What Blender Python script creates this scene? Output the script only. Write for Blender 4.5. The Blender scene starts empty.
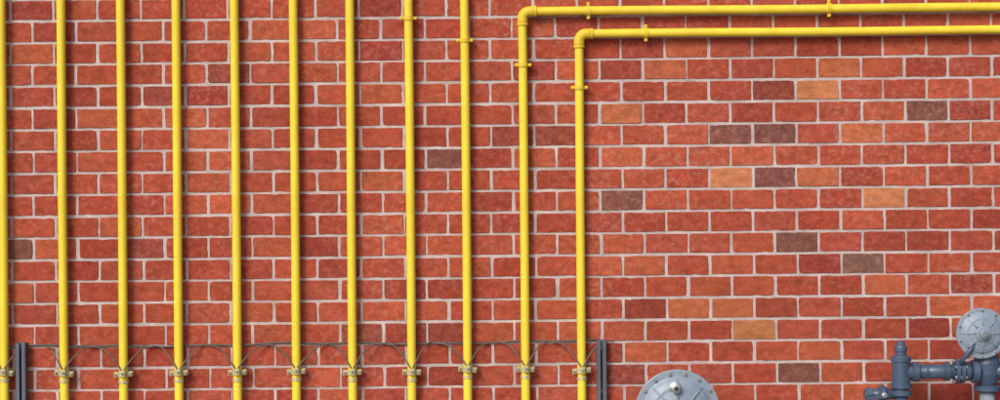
import bpy, math, random
from mathutils import Vector, Matrix
random.seed(11)
S=bpy.context.scene
C0=1.80            # height of picture centre above ground (m)

# ---------------------------------------------------------------- materials
def new_mat(name):
    m=bpy.data.materials.new(name); m.use_nodes=True
    nt=m.node_tree; b=nt.nodes['Principled BSDF']
    return m,nt,b
def noise(nt,vec,scale,detail=3,rough=.55):
    n=nt.nodes.new('ShaderNodeTexNoise'); n.inputs['Scale'].default_value=scale
    n.inputs['Detail'].default_value=detail; n.inputs['Roughness'].default_value=rough
    nt.links.new(vec,n.inputs['Vector']); return n.outputs['Fac']
def ramp(nt,fac,stops):
    r=nt.nodes.new('ShaderNodeValToRGB'); e=r.color_ramp.elements
    while len(e)<len(stops): e.new(.5)
    for i,(p,c) in enumerate(stops):
        e[i].position=p; e[i].color=(c[0],c[1],c[2],1) if not isinstance(c,(int,float)) else (c,c,c,1)
    nt.links.new(fac,r.inputs['Fac']); return r.outputs['Color']
def mix(nt,fac,a,b,mode='MIX'):
    m=nt.nodes.new('ShaderNodeMix'); m.data_type='RGBA'; m.blend_type=mode
    for sock,v in ((m.inputs[0],fac),(m.inputs[6],a),(m.inputs[7],b)):
        if isinstance(v,(int,float)): sock.default_value=v
        elif isinstance(v,tuple): sock.default_value=(*v,1) if len(v)==3 else v
        else: nt.links.new(v,sock)
    return m.outputs[2]
def bump(nt,b,h,strength,dist):
    n=nt.nodes.new('ShaderNodeBump'); n.inputs['Strength'].default_value=strength
    n.inputs['Distance'].default_value=dist
    nt.links.new(h,n.inputs['Height']); nt.links.new(n.outputs['Normal'],b.inputs['Normal'])
def objvec(nt,scale=None):
    t=nt.nodes.new('ShaderNodeTexCoord'); v=t.outputs['Object']
    if scale:
        mp=nt.nodes.new('ShaderNodeMapping'); mp.inputs['Scale'].default_value=scale
        nt.links.new(v,mp.inputs['Vector']); v=mp.outputs['Vector']
    return v

def brick_mat():
    m,nt,b=new_mat('brick_clay')
    v=objvec(nt)
    at=nt.nodes.new('ShaderNodeAttribute'); at.attribute_name='brick_col'
    col=at.outputs['Color']
    n1=noise(nt,objvec(nt,(1,1,1.7)),17,4,.6)
    c=mix(nt,1.0,col,ramp(nt,n1,[(.28,.68),(.72,1.25)]),'MULTIPLY')
    n2=noise(nt,v,150,2,.65)                     # dark pits and pale sandy flecks
    c=mix(nt,ramp(nt,n2,[(.58,0.0),(.74,.55)]),c,(.12,.026,.018))
    c=mix(nt,ramp(nt,n2,[(.26,.45),(.40,0.0)]),c,(.54,.22,.13))
    n4=noise(nt,v,1.3,3,.6); n5=noise(nt,v,38,3,.7)   # lime bloom in patches
    c=mix(nt,1.0,c,ramp(nt,n4,[(.32,.86),(.68,1.10)]),'MULTIPLY')
    mm=nt.nodes.new('ShaderNodeMath'); mm.operation='MULTIPLY'
    nt.links.new(ramp(nt,n4,[(.38,.18),(.68,1.0)]),mm.inputs[0]); nt.links.new(ramp(nt,n5,[(.48,0.0),(.75,.5)]),mm.inputs[1])
    c=mix(nt,mm.outputs[0],c,(.54,.32,.26))
    nt.links.new(c,b.inputs['Base Color']); b.inputs['Roughness'].default_value=.88
    b.inputs['Specular IOR Level'].default_value=.2
    bump(nt,b,noise(nt,v,100,4,.7),.7,.0035)
    return m
def mortar_mat():
    m,nt,b=new_mat('mortar'); v=objvec(nt)
    c=ramp(nt,noise(nt,v,7,4,.65),[(.3,(.37,.30,.30)),(.7,(.62,.54,.54))])
    c=mix(nt,ramp(nt,noise(nt,v,130,2,.7),[(.50,0.0),(.75,.5)]),c,(.22,.14,.13))
    nt.links.new(c,b.inputs['Base Color']); b.inputs['Roughness'].default_value=.95
    return m
def paint_mat(name,base,dark,rough=.42,spec=.5,metal=0,chip=None,sc=8):
    m,nt,b=new_mat(name); v=objvec(nt,(1,1,.35)); v2=objvec(nt)
    c=mix(nt,ramp(nt,noise(nt,v,sc,4,.65),[(.38,0.0),(.78,.75)]),base,dark)
    n=noise(nt,v2,120,3,.65)
    c=mix(nt,ramp(nt,n,[(.62,0.0),(.72,.6)]),c,chip or dark)
    nt.links.new(c,b.inputs['Base Color'])
    b.inputs['Roughness'].default_value=rough
    b.inputs['Specular IOR Level'].default_value=spec; b.inputs['Metallic'].default_value=metal
    bump(nt,b,n,.25,.0015)
    return m
M_BR=brick_mat(); M_MO=mortar_mat()
M_Y=paint_mat('yellow_gas_paint',(.84,.66,.050),(.70,.48,.030),.58,.4,0,(.46,.31,.07))
M_YF=paint_mat('yellow_fitting_paint',(.78,.57,.040),(.54,.37,.028),.58,.4,0,(.28,.18,.04),20)
M_BRASS=paint_mat('weathered_clamp',(.64,.58,.30),(.28,.25,.13),.45,.5,.35,(.12,.11,.06),40)
M_WIRE=paint_mat('bonding_wire_sheath',(.10,.085,.08),(.18,.14,.12),.55,.4)
M_STRUT=paint_mat('strut_steel',(.12,.135,.18),(.065,.07,.095),.5,.5,.3,(.20,.16,.14),14)
M_BLUE=paint_mat('blue_grey_enamel',(.060,.100,.170),(.035,.055,.10),.38,.5,.0,(.18,.20,.25),14)
M_GREY=paint_mat('meter_grey_enamel',(.25,.32,.41),(.16,.21,.28),.40,.5,.0,(.10,.11,.13),12)
M_STEEL=paint_mat('zinc_bolt',(.50,.52,.55),(.28,.29,.31),.35,.5,.8,(.15,.14,.13),30)
M_DARK=paint_mat('black_rubber',(.02,.022,.026),(.035,.035,.04),.6,.3)

# ---------------------------------------------------------------- mesh builder
class B:
    def __init__(s): s.v=[];s.f=[];s.m=[];s.sm=[];s.mats=[]
    def mi(s,mat):
        if mat not in s.mats: s.mats.append(mat)
        return s.mats.index(mat)
    def add(s,vs,fs,mat,smooth):
        o=len(s.v); s.v+= [tuple(p) for p in vs]; k=s.mi(mat)
        for i,f in enumerate(fs):
            s.f.append(tuple(o+j for j in f)); s.m.append(k); s.sm.append(smooth if isinstance(smooth,bool) else smooth[i])
    def tube(s,path,r,mat,n=20,caps=True):
        P=[Vector(p) for p in path]; R=r if isinstance(r,(list,tuple)) else [r]*len(P)
        t=(P[1]-P[0]).normalized(); a=Vector((0,1,0)) if abs(t.y)<.9 else Vector((1,0,0))
        u=(a-t*a.dot(t)).normalized(); vs=[];fs=[]
        for i,p in enumerate(P):
            if i==0: t=(P[1]-P[0])
            elif i==len(P)-1: t=P[-1]-P[-2]
            else: t=(P[i+1]-P[i]).normalized()+(P[i]-P[i-1]).normalized()
            t.normalize(); u=(u-t*u.dot(t)).normalized(); w=t.cross(u)
            for j in range(n):
                g=2*math.pi*j/n; vs.append(p+(u*math.cos(g)+w*math.sin(g))*R[i])
        for i in range(len(P)-1):
            for j in range(n):
                k=(j+1)%n; fs.append((i*n+j,i*n+k,(i+1)*n+k,(i+1)*n+j))
        sm=[True]*len(fs)
        if caps:
            fs.append(tuple(reversed(range(n)))); fs.append(tuple(range((len(P)-1)*n,len(P)*n))); sm+=[False,False]
        s.add(vs,fs,mat,sm)
    def lathe(s,o,axis,prof,mat,n=32):
        """prof = [(distance along axis, radius)]"""
        o=Vector(o); t=Vector(axis).normalized(); a=Vector((0,0,1)) if abs(t.z)<.9 else Vector((0,1,0))
        u=(a-t*a.dot(t)).normalized(); w=t.cross(u)
        for q in range(len(prof)-1):
            vs=[]
            for d,r in (prof[q],prof[q+1]):
                for j in range(n):
                    g=2*math.pi*(j+.5)/n; vs.append(o+t*d+(u*math.cos(g)+w*math.sin(g))*max(r,1e-5))
            fs=[(j,(j+1)%n,n+(j+1)%n,n+j) for j in range(n)]
            s.add(vs,fs,mat,n>8)
        for q,rev in ((0,True),(-1,False)):
            d,r=prof[q]
            if r>1e-4:
                vs=[o+t*d+(u*math.cos(2*math.pi*(j+.5)/n)+w*math.sin(2*math.pi*(j+.5)/n))*r for j in range(n)]
                s.add(vs,[tuple(reversed(range(n))) if rev else tuple(range(n))],mat,False)
    def box(s,c,d,mat,bev=.0015,rot=0):
        cx,cy,cz=c; x,y,z=d[0]/2,d[1]/2,d[2]/2; b=min(bev,x*.4,y*.4,z*.4)
        vs=[];idx={}
        for sx in(-1,1):
            for sy in(-1,1):
                for sz in(-1,1):
                    for k in range(3):
                        p=[sx*(x-(b if k!=0 else 0)),sy*(y-(b if k!=1 else 0)),sz*(z-(b if k!=2 else 0))]
                        idx[(sx,sy,sz,k)]=len(vs)
                        px=p[0]*math.cos(rot)-p[2]*math.sin(rot); pz=p[0]*math.sin(rot)+p[2]*math.cos(rot)
                        vs.append((cx+px,cy+p[1],cz+pz))
        fs=[]
        for k in range(3):
            for sg in(-1,1):
                q=[]
                for a,c2 in((-1,-1),(1,-1),(1,1),(-1,1)):
                    t=[0,0,0]; t[k]=sg; t[(k+1)%3]=a; t[(k+2)%3]=c2; q.append(idx[(*t,k)])
                fs.append(tuple(q) if sg>0 else tuple(reversed(q)))
        for k in range(3):
            a,c2=(k+1)%3,(k+2)%3
            for s1 in(-1,1):
                for s2 in(-1,1):
                    q=[]
                    for e,kk in((-1,a),(1,a),(1,c2),(-1,c2)):
                        t=[0,0,0];t[k]=e;t[a]=s1;t[c2]=s2;q.append(idx[(*t,kk)])
                    fs.append(tuple(q))
        for sx in(-1,1):
            for sy in(-1,1):
                for sz in(-1,1): fs.append(tuple(idx[(sx,sy,sz,k)] for k in range(3)))
        s.add(vs,fs,mat,False)
    def make(s,name,parent=None,loc=(0,0,0)):
        me=bpy.data.meshes.new(name); L=Vector(loc)
        me.from_pydata([tuple(Vector(p)-L) for p in s.v],[],s.f)
        for m in s.mats: me.materials.append(m)
        me.polygons.foreach_set('material_index',s.m); me.polygons.foreach_set('use_smooth',s.sm)
        import bmesh
        bm=bmesh.new(); bm.from_mesh(me); bmesh.ops.recalc_face_normals(bm,faces=bm.faces); bm.to_mesh(me); bm.free()
        ob=bpy.data.objects.new(name,me); S.collection.objects.link(ob); ob.location=L
        if parent:
            ob.parent=parent
            if parent.type=='EMPTY': ob.matrix_parent_inverse=Matrix.Translation(-Vector(parent.location))
        return ob
def empty(name,loc=(0,0,0)):
    e=bpy.data.objects.new(name,None); e.location=loc; e.empty_display_size=.2; S.collection.objects.link(e); return e

# ---------------------------------------------------------------- brick wall
PX,PZ=.2028,.1012
BW,BH=PX-.0120,PZ-.0125
Z0=C0-.007         # centre of reference course
specials={}
dark=(.185,.068,.055); dk2=(.26,.055,.038); org=(.50,.185,.080); orr=(.44,.120,.052)
for px,py,c in [(925,110,dark),(723,132,dark),(770,132,dark),(768,176,dark),(613,197,dark),(795,241,dark),(862,262,(.18,.090,.07)),
  (798,371,dark),(625,371,dk2),(765,88,dk2),(550,132,dk2),(495,132,dk2),(435,155,dark),(150,90,dk2),(212,68,dk2),(18,242,dark),(155,242,dk2),
  (350,327,dk2),(455,327,dk2),(723,176,org),(882,198,org),(810,176,orr),(812,88,org),(835,66,orr),
  (680,66,orr),(730,306,orr),(750,327,org),(640,110,orr),(705,308,orr),(855,132,orr)]:
    dx=px-500; du=200-py
    X=(dx+du*.0096)/215; Z=(du-dx*.0096)/215
    k=round((Z+.007)/PZ)
    off=1.684-(0 if k%2==0 else PX/2)
    specials[(k,math.floor((X-off)/PX))]=c
pal=[((.365,.065,.035),6),((.340,.057,.032),4),((.390,.076,.039),5),((.315,.052,.033),2.5),((.415,.090,.044),2),((.285,.047,.033),1.0),((.36,.068,.042),4)]
vs=[];fs=[];mi=[];cols=[]
XL,XR=-6.2,6.4
def jit(a): return random.uniform(-a,a)
kmin=-17; kmax=44
for k in range(kmin,kmax+1):
    zc=Z0+k*PZ; off=1.684-(0 if k%2==0 else PX/2)
    rowj=jit(.0010)
    i0=math.ceil((XL-off)/PX); i1=math.floor((XR-off)/PX)-1
    for i in range(i0,i1+1):
        xc=off+(i+.5)*PX+jit(.0022); zz=zc+rowj+jit(.0008)
        w=(BW+jit(.0035))/2; h=(BH+jit(.0018))/2; pr=-.0036+jit(.0012); tilt=jit(.008); tz=jit(.014)
        c=specials.get((k,i))
        if c is None: c=random.choices([p[0] for p in pal],[p[1] for p in pal])[0]
        g=random.uniform(.92,1.08); c=(c[0]*g,c[1]*g*random.uniform(.93,1.07),c[2]*g,1)
        per=[]; nx,nz=9,4
        for a in range(nx): per.append((-w+2*w*a/nx,-h))
        for a in range(nz): per.append((w,-h+2*h*a/nz))
        for a in range(nx): per.append((w-2*w*a/nx,h))
        for a in range(nz): per.append((-w,h-2*h*a/nz))
        n=len(per); o=len(vs); per2=[]
        for (x,z) in per:
            corner=abs(x)>w-.001 and abs(z)>h-.001
            cr=random.choice((0,.0005,.0012,.0030)) if corner else 0
            chip=random.uniform(.0015,.0035) if (not corner and random.random()<.06) else 0
            xx=x+jit(.0009)-math.copysign(cr,x); z2=z+jit(.0009)-math.copysign(cr,z)
            if chip:
                if abs(z)>h-.001: z2-=math.copysign(chip,z)
                else: xx-=math.copysign(chip,x)
            per2.append((xx,z2))
        for ring,(ins,y) in enumerate([(0,.012),(0,pr+.0014),(.0012,pr)]):
            for (x,z) in per2:
                x2=x*(1-ins/w); z2=z*(1-ins/h)
                vs.append((xc+x2,y+(x2*tilt+z2*tz if ring else 0),zz+z2)); cols+=c
        for r in range(2):
            for a in range(n):
                b2=(a+1)%n; fs.append((o+r*n+a,o+r*n+b2,o+(r+1)*n+b2,o+(r+1)*n+a)); mi.append(0)
        fs.append(tuple(o+2*n+a for a in range(n))); mi.append(0)
zt=Z0+kmax*PZ+PZ/2; o=len(vs)
for p in [(XL-.1,0,-.3),(XR+.1,0,-.3),(XR+.1,0,zt),(XL-.1,0,zt),(XL-.1,.28,-.3),(XR+.1,.28,-.3),(XR+.1,.28,zt),(XL-.1,.28,zt)]:
    vs.append(p); cols+=(.4,.3,.3,1)
for f in [(0,1,2,3),(5,4,7,6),(3,2,6,7),(1,5,6,2),(4,0,3,7),(4,5,1,0)]:
    fs.append(tuple(o+a for a in f)); mi.append(1)
me=bpy.data.meshes.new('brick_wall'); me.from_pydata(vs,[],fs); me.materials.append(M_BR); me.materials.append(M_MO)
me.polygons.foreach_set('material_index',mi)
at=me.attributes.new('brick_col','FLOAT_COLOR','POINT'); at.data.foreach_set('color',cols)
wall=bpy.data.objects.new('brick_wall',me); S.collection.objects.link(wall)
cap=B(); cap.box(((XL+XR)/2,.14,zt+.043),(XR-XL+.3,.38,.08),M_MO,.01); cap.make('coping',wall)

# ---------------------------------------------------------------- ground
m,nt,b=new_mat('asphalt'); v=objvec(nt)
c=ramp(nt,noise(nt,v,60,6,.7),[(.3,(.035,.035,.036)),(.75,(.085,.083,.08))]); nt.links.new(c,b.inputs['Base Color']); b.inputs['Roughness'].default_value=.9
bump(nt,b,noise(nt,v,150,4,.7),.6,.006)
g=B(); g.add([(-150,-150,0),(150,-150,0),(150,150,0),(-150,150,0)],[(0,1,2,3)],m,False); g.make('ground')
m2,nt,b=new_mat('concrete'); v=objvec(nt)
c=ramp(nt,noise(nt,v,5,7,.65),[(.3,(.27,.26,.25)),(.75,(.40,.39,.37))]); nt.links.new(c,b.inputs['Base Color']); b.inputs['Roughness'].default_value=.9
g=B()
for i in range(8): g.box((-5.5+i*1.6,-.72,.03),(1.59,1.4,.13),m2,.008)
g.make('pavement')

# ---------------------------------------------------------------- gas pipes
R=.0202; YP=-.044
def arc(c,r,a0,a1,n=8):
    return [(c[0]+r*math.cos(a0+(a1-a0)*i/n),YP,c[2]+r*math.sin(a0+(a1-a0)*i/n)) for i in range(n+1)]
def vclamp(bd,x,z,mat,rad=R,ear=.016,h=.018):
    bd.lathe((x,YP,z-h/2),(0,0,1),[(0,rad+.001),(0,rad+.0050),(h,rad+.0050),(h,rad+.001)],mat,24)
    for s_ in(-1,1):
        bd.box((x+s_*(rad+.003+ear/2),YP-.004,z),(ear,.004,h*.8),mat,.001)
        bd.box((x+s_*(rad+.003+ear/2),YP+.004,z),(ear,.004,h*.8),mat,.001)
        bd.lathe((x+s_*(rad+.004+ear*.55),YP-.013,z),(0,1,0),[(0,.0055),(.007,.0055)],mat,6)
        bd.lathe((x+s_*(rad+.004+ear*.55),YP-.008,z),(0,1,0),[(0,.003),(.022,.003)],mat,10)
    bd.tube([(x,YP+rad,z),(x,.004,z)],.005,mat,10)
    bd.lathe((x,-.0125,z),(0,1,0),[(0,.016),(.008,.016)],mat,20)
def hclamp(bd,x,z,mat,rad=R,ear=.016,h=.018):
    bd.lathe((x-h/2,YP,z),(1,0,0),[(0,rad+.001),(0,rad+.0050),(h,rad+.0050),(h,rad+.001)],mat,24)
    for s_ in(-1,1):
        for yy in(-.004,.004): bd.box((x,YP+yy,z+s_*(rad+.003+ear/2)),(h*.8,.004,ear),mat,.001)
        bd.lathe((x,YP-.013,z+s_*(rad+.004+ear*.55)),(0,1,0),[(0,.0055),(.007,.0055)],mat,6)
    bd.tube([(x,YP+rad,z),(x,.004,z)],.005,mat,10)
    bd.lathe((x,-.0125,z),(0,1,0),[(0,.016),(.008,.016)],mat,20)
def coupling_v(bd,x,z,mat,h=.05):
    bd.lathe((x,YP,z-h/2),(0,0,1),[(0,R),(.001,R+.004),(.008,R+.0055),(.010,R+.0042),(h-.010,R+.0042),(h-.008,R+.0055),(h-.001,R+.004),(h,R)],mat,24)
def coupling_h(bd,x,z,mat,h=.05):
    bd.lathe((x-h/2,YP,z),(1,0,0),[(0,R),(.001,R+.004),(.008,R+.0055),(.010,R+.0042),(h-.010,R+.0042),(h-.008,R+.0055),(h-.001,R+.004),(h,R)],mat,24)
def ground_clamp(bd,x,z,a):
    bd.lathe((x,YP,z-.012),(0,0,1),[(0,R+.0005),(0,R+.006),(.024,R+.006),(.024,R+.0005)],M_BRASS,20)
    for s_ in(-1,1):
        bd.box((x+s_*.0335,YP-.007,z+s_*a),(.019,.008,.025),M_BRASS,.002,a*14)
        bd.box((x+s_*.0335,YP+.009,z+s_*a),(.019,.008,.025),M_BRASS,.002,a*14)
        bd.lathe((x+s_*.035,YP-.022,z+s_*a),(0,1,0),[(0,.0045),(.002,.007),(.009,.007)],M_STEEL,6)
        bd.lathe((x+s_*.035,YP-.013,z+s_*a),(0,1,0),[(0,.0035),(.036,.0035)],M_STEEL,10)
    bd.box((x+.003,YP-R-.010,z+.004),(.024,.014,.032),M_BRASS,.003)
    bd.lathe((x+.003,YP-R-.027,z+.006),(0,1,0),[(0,.004),(.002,.0068),(.011,.0068)],M_STEEL,6)
    bd.lathe((x,YP,z-.044),(0,0,1),[(0,R),(.002,R+.0035),(.016,R+.0035),(.018,R)],M_BRASS,20)
pcols=[2.0,62,121.5,177,235.5,294.5,351,410,466,524,580.5]
xs=[round((p-500)/215*.993,4) for p in pcols]
ZC=C0-.787
zoff=[.010,.004,-.003,.001,.001,.002,-.004,-.006,.005,.002,-.007]
H1=C0+.872; H2=C0+.766
clampz={7:.845,8:.741,9:.624,10:.517}
for i,x in enumerate(xs):
    bd=B(); ph=random.random()*6
    def wob(z): return x+.0015*math.sin(z*1.7+ph)
    if i<9:
        zs=[-.05+j*(5.1/40) for j in range(41)]
        bd.tube([(wob(z),YP,z) for z in zs],R,M_Y,28)
        vclamp(bd,wob(4.0),4.0,M_YF); coupling_v(bd,wob(3.2+.1*i),3.2+.1*i,M_YF)
    else:
        H=H1 if i==9 else H2; er=.034
        zs=[-.05+j*((H-er+.05)/30) for j in range(31)]
        path=[(wob(z),YP,z) for z in zs]; x0=path[-1][0]
        ar=arc((x0+er,YP,H-er),er,math.pi,math.pi/2)
        path+=ar[1:]
        path+=[(x0+er+(5.6-x0)*j/20,YP,H+.0012*math.sin(j*1.1)) for j in range(1,21)]
        bd.tube(path,R,M_Y,28)
        el=[(x0,YP,H-er-.022),(x0,YP,H-er-.010)]+ar+[(x0+er+.010,YP,H),(x0+er+.022,YP,H)]
        bd.tube(el,R+.0038,M_YF,28)
        bd.lathe((x0,YP,H-er-.032),(0,0,1),[(0,R),(.001,R+.0060),(.012,R+.0060),(.013,R+.0035)],M_YF,24)
        bd.lathe((x0+er+.019,YP,H),(1,0,0),[(0,R+.0035),(.001,R+.0060),(.012,R+.0060),(.013,R)],M_YF,24)
        for hx in ([.417,1.530,2.75,4.0] if i==9 else [.682,2.60,4.6]): hclamp(bd,hx,H,M_YF)
        coupling_h(bd,2.9 if i==9 else 3.5,H,M_YF)
    if i in clampz: vclamp(bd,wob(C0+clampz[i]),C0+clampz[i],M_YF)
    vclamp(bd,wob(.55),.55,M_YF)
    ground_clamp(bd,wob(ZC),ZC+zoff[i],random.uniform(-.004,.004))
    bd.lathe((wob(.1),YP,.094),(0,0,1),[(0,R+.022),(.008,R+.022),(.014,R+.002)],M_DARK,24)
    bd.make('gas_pipe',None,(x,YP,C0))

# ---------------------------------------------------------------- bonding wire
bd=B(); ZW=C0-.660
pts=[]; x=xs[0]-.25
while x<xs[-1]+.10: pts.append((x,-.011,ZW+.0045*math.sin(x*5.1)+.003*math.sin(x*17))); x+=.03
bd.tube(pts,.0042,M_WIRE,8)
for i,x in enumerate(xs):
    z=ZC+zoff[i]
    for s_ in(-1,1):
        L=random.uniform(.07,.14); P=[]; e2_=random.uniform(1.7,2.9)
        top=ZW-.002+random.uniform(-.006,.004)
        for j in range(15):
            t=j/14
            px=x+s_*(L*(1-t)**1.35+.012*(1-t)+.026*math.sin(math.pi*t)*t)
            pz=top-(top-z-.008)*(t**e2_)
            py=-.014-(.056)*math.sin(math.pi*t/2)**1.5
            P.append((px,py,pz))
        bd.tube(P,.0034,M_WIRE,8)
bd.make('bonding_wire',None,(0,0,ZW))

# ---------------------------------------------------------------- strut posts
def strut(x,top):
    bd=B(); zb=.05; hgt=top-zb; w=.044; zc=(top+zb)/2
    bd.box((x,-.012,zc),(w,.005,hgt),M_STRUT,.001)
    for s_ in(-1,1):
        bd.box((x+s_*(w/2-.002),-.0345,zc),(.004,.040,hgt),M_STRUT,.001)
        bd.box((x+s_*(w/2-.0085),-.0565,zc),(.017,.004,hgt),M_STRUT,.001)
        bd.box((x+s_*(w/2-.0155),-.0515,zc),(.003,.006,hgt),M_STRUT,.0008)
    z=top-.04
    while z>zb+.05:
        bd.lathe((x,-.0195,z),(0,1,0),[(0,.009),(.005,.009)],M_STEEL,6); z-=.20
    bd.box((x,-.06,zb+.048),(.09,.09,.006),M_STRUT)
    bd.make('strut_post',None,(x,-.03,zc))
strut(-2.222,C0-.640); strut(.462,C0-.652)

# ---------------------------------------------------------------- diaphragm housing
def diaphragm(name,parent,c,Rr,mat,nb):
    bd=B(); cx,cy,cz=c
    bd.lathe(c,(0,-1,0),[(-.34*Rr,.34*Rr),(-.30*Rr,.48*Rr),(-.20*Rr,.70*Rr),(-.06*Rr,.82*Rr),(-.05*Rr,.99*Rr),(-.045*Rr,Rr),(-.004*Rr,Rr),(0,.985*Rr)],mat,64)
    bd.lathe(c,(0,-1,0),[(.003*Rr,.97*Rr),(.006*Rr,Rr),(.05*Rr,Rr),(.056*Rr,.985*Rr),(.058*Rr,.84*Rr),(.075*Rr,.81*Rr),(.13*Rr,.74*Rr),(.17*Rr,.64*Rr),
        (.185*Rr,.60*Rr),(.185*Rr,.53*Rr),(.21*Rr,.50*Rr),(.25*Rr,.36*Rr),(.27*Rr,.26*Rr)],mat,64)
    for j in range(nb):
        a=2*math.pi*(j+.5)/nb; x=cx+math.cos(a)*.91*Rr; z=cz+math.sin(a)*.91*Rr
        bd.lathe((x,cy-.052*Rr,z),(0,-1,0),[(0,.045*Rr+.001),(.004,.045*Rr+.001)],M_STEEL,16)
        bd.lathe((x,cy-.052*Rr-.004,z),(0,-1,0),[(0,.036*Rr),(.007,.036*Rr),(.009,.026*Rr)],M_STEEL,6)
        bd.lathe((x,cy+.05*Rr,z),(0,1,0),[(0,.036*Rr),(.008,.036*Rr)],M_STEEL,6)
    for j in range(8):   # cast ribs across the dome
        a=2*math.pi*j/8; ca,sa=math.cos(a),math.sin(a)
        bd.tube([(cx+ca*r_*Rr,cy-d_*Rr,cz+sa*r_*Rr) for r_,d_ in((.30,.262),(.50,.215),(.66,.165),(.80,.082))],.022*Rr+.0010,mat,8)
    bd.make(name,parent,c)
    hb=B()
    hb.lathe((cx,cy-.26*Rr,cz),(0,-1,0),[(0,.30*Rr),(.06*Rr,.30*Rr),(.08*Rr,.27*Rr),(.085*Rr,.19*Rr),(.24*Rr,.18*Rr),(.26*Rr,.15*Rr)],mat,32)
    hb.lathe((cx,cy-.52*Rr,cz),(0,-1,0),[(0,.10*Rr),(.06*Rr,.10*Rr)],M_STEEL,6)
    hb.make('spring_cap',parent,(cx,cy-.3*Rr,cz))

e=empty('gas_regulator',(.79,-.24,.84))
cen=(.790,-.25,C0-.964)
diaphragm('diaphragm_housing',e,cen,.192,M_GREY,16)
bd=B()
vx,vz=cen[0]-.010,cen[2]+.112
bd.lathe((vx,cen[1]-.025,vz),(0,-1,0),[(0,.030),(.012,.028),(.016,.019),(.034,.018),(.036,.021),(.044,.021),(.046,.014)],M_STEEL,24)
bd.lathe((vx,cen[1]-.070,vz),(0,-1,0),[(0,.009),(.007,.009)],M_DARK,6)
bd.make('vent_plug',e,(vx,cen[1],vz))
bd=B()
bd.lathe((cen[0],cen[1]+.04,cen[2]),(0,1,0),[(0,.07),(.06,.065),(.09,.045)],M_BLUE,32)
bd.tube([(cen[0]-.30,cen[1]+.10,cen[2]-.02),(cen[0]+.30,cen[1]+.10,cen[2]-.02)],.034,M_BLUE,24)
for s_ in(-1,1):
    bd.lathe((cen[0]+s_*.14,cen[1]+.10,cen[2]-.02),(s_,0,0),[(0,.06),(.018,.06),(.020,.036)],M_BLUE,24)
    X=cen[0]+s_*.31
    bd.tube([(X-s_*.02,cen[1]+.10,cen[2]-.02),(X,cen[1]+.10,cen[2]-.022),(X+s_*.014,cen[1]+.10,cen[2]-.035),(X+s_*.018,cen[1]+.10,cen[2]-.06),(X+s_*.018,cen[1]+.10,.05)],.034,M_BLUE,24)
bd.make('body_piping',e,cen)

e2=empty('gas_meter_assembly',(1.95,-.25,.85))
c2=(2.158,-.27,C0-.620)
diaphragm('diaphragm_housing',e2,c2,.114,M_GREY,10)
bd=B(); yb=-.22
bd.lathe((2.200,yb+.02,C0-.66),(0,0,-1),[(0,.030),(.04,.034),(.06,.050),(.10,.060),(.15,.060),(.19,.045),(.20,.040),(.205,.058),(.225,.058),(.226,.034)],M_BLUE,32)
bd.tube([(2.200,yb+.02,C0-.88),(2.200,yb+.02,.05)],.034,M_GREY,24)
bd.make('regulator_body',e2,(2.2,yb,C0-.75))
bd=B(); zh=C0-.796
bd.tube([(1.82,yb,zh),(2.17,yb,zh)],.033,M_BLUE,24)
for X,w,r in [(1.855,.030,.045),(1.915,.012,.040),(2.000,.024,.042),(2.048,.018,.055),(2.070,.018,.055),(2.092,.024,.042),(2.125,.030,.052)]:
    bd.lathe((X,yb,zh),(1,0,0),[(0,r-.003),(.002,r),(w-.002,r),(w,r-.003)],M_BLUE,28 if w!=.012 else 6)
for j in range(6):
    a=math.pi*(2*j+1)/6; bd.lathe((2.040,yb+math.cos(a)*.046,zh+math.sin(a)*.046),(1,0,0),[(0,.007),(.056,.007)],M_STEEL,6)
bd.tube([(2.06,yb-.06,zh+.045),(2.10,yb-.07,zh+.10),(2.13,yb-.06,zh+.14)],.010,M_BLUE,12)
X=1.806
bd.lathe((X,yb,C0-.655),(0,0,-1),[(0,.014),(.003,.019),(.020,.020),(.022,.027),(.030,.029),(.046,.029),(.047,.025),(.066,.025),(.067,.040),(.075,.046),(.092,.046),(.094,.041),(.190,.041),(.192,.048),(.212,.048),(.214,.036),(.224,.036),(.225,.048),(.246,.048),(.247,.032)],M_BLUE,28)
bd.tube([(X,yb,C0-.89),(X,yb,.05)],.032,M_BLUE,24)
bd.make('inlet_piping',e2,(X,yb,zh))
bd=B(); zl=C0-.895
bd.tube([(1.640,yb,zl),(1.79,yb,zl)],.024,M_BLUE,20)
bd.lathe((1.650,yb,zl),(1,0,0),[(0,.028),(.002,.033),(.024,.033),(.026,.028)],M_BLUE,6)
bd.lathe((1.70,yb,zl),(1,0,0),[(0,.030),(.01,.040),(.03,.040),(.04,.030)],M_BLUE,20)
bd.box((1.690,yb-.048,zl-.010),(.10,.006,.016),M_BLUE,.002,.12)
bd.lathe((1.72,yb-.034,zl),(0,-1,0),[(0,.013),(.022,.013),(.024,.009)],M_STEEL,6)
bd.make('side_valve',e2,(1.7,yb,zl))
bd=B()
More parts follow.
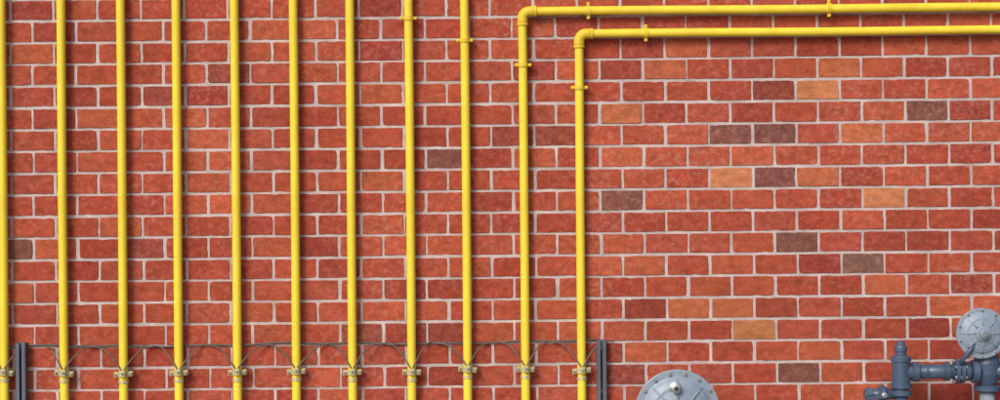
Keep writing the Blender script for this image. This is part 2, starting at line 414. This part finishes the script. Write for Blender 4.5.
bd.tube([(2.17,yb,zh),(2.34,yb,zh),(2.37,yb,zh-.01),(2.38,yb,zh-.04),(2.38,yb,zh-.16)],.030,M_BLUE,24)
bd.tube([(2.66,yb,zh-.16),(2.66,yb,C0-.25),(2.66,yb+.02,C0-.22),(2.66,.0,C0-.21)],.030,M_BLUE,24)
bd.box((2.52,yb,C0-1.16),(.42,.26,.40),M_GREY,.03)
bd.box((2.52,yb-.14,C0-1.06),(.20,.03,.09),M_DARK,.006)
for X in(2.38,2.66): bd.lathe((X,yb,C0-.925),(0,0,-1),[(0,.034),(.002,.045),(.030,.045),(.034,.055),(.040,.055)],M_BLUE,8)
bd.box((2.52,yb,C0-1.57),(.46,.30,.42),m2,.01)
bd.make('meter_case',e2,(2.52,yb,.7))

# ---------------------------------------------------------------- light
w=bpy.data.worlds.new('World'); S.world=w; w.use_nodes=True; nt=w.node_tree
sky=nt.nodes.new('ShaderNodeTexSky'); sky.sky_type='NISHITA'; sky.sun_disc=False
to=Vector((-.55,-1.0,.80)).normalized()
sky.sun_elevation=math.asin(to.z); sky.sun_rotation=math.atan2(to.x,to.y)
sky.air_density=1.0; sky.dust_density=4.0
nt.links.new(sky.outputs[0],nt.nodes['Background'].inputs['Color']); nt.nodes['Background'].inputs['Strength'].default_value=.135
L=bpy.data.lights.new('sun','SUN'); L.energy=1.9; L.angle=math.radians(20); L.color=(1,.95,.88)
lo=bpy.data.objects.new('sun',L); lo.rotation_euler=(-to).to_track_quat('-Z','Y').to_euler(); lo.location=(-5,-8,9); S.collection.objects.link(lo)
S.view_settings.view_transform='Standard'; S.view_settings.look='None'; S.view_settings.exposure=0; S.view_settings.gamma=1

# ---------------------------------------------------------------- camera
cam=bpy.data.cameras.new('camera'); co=bpy.data.objects.new('camera',cam); S.collection.objects.link(co)
cam.sensor_width=36; cam.lens=36*8/(1000/215); cam.clip_end=500
co.location=(0,-8,C0)
co.rotation_euler=(Matrix.Rotation(math.radians(90),4,'X')@Matrix.Rotation(math.radians(-.55),4,'Z')).to_euler()
S.camera=co
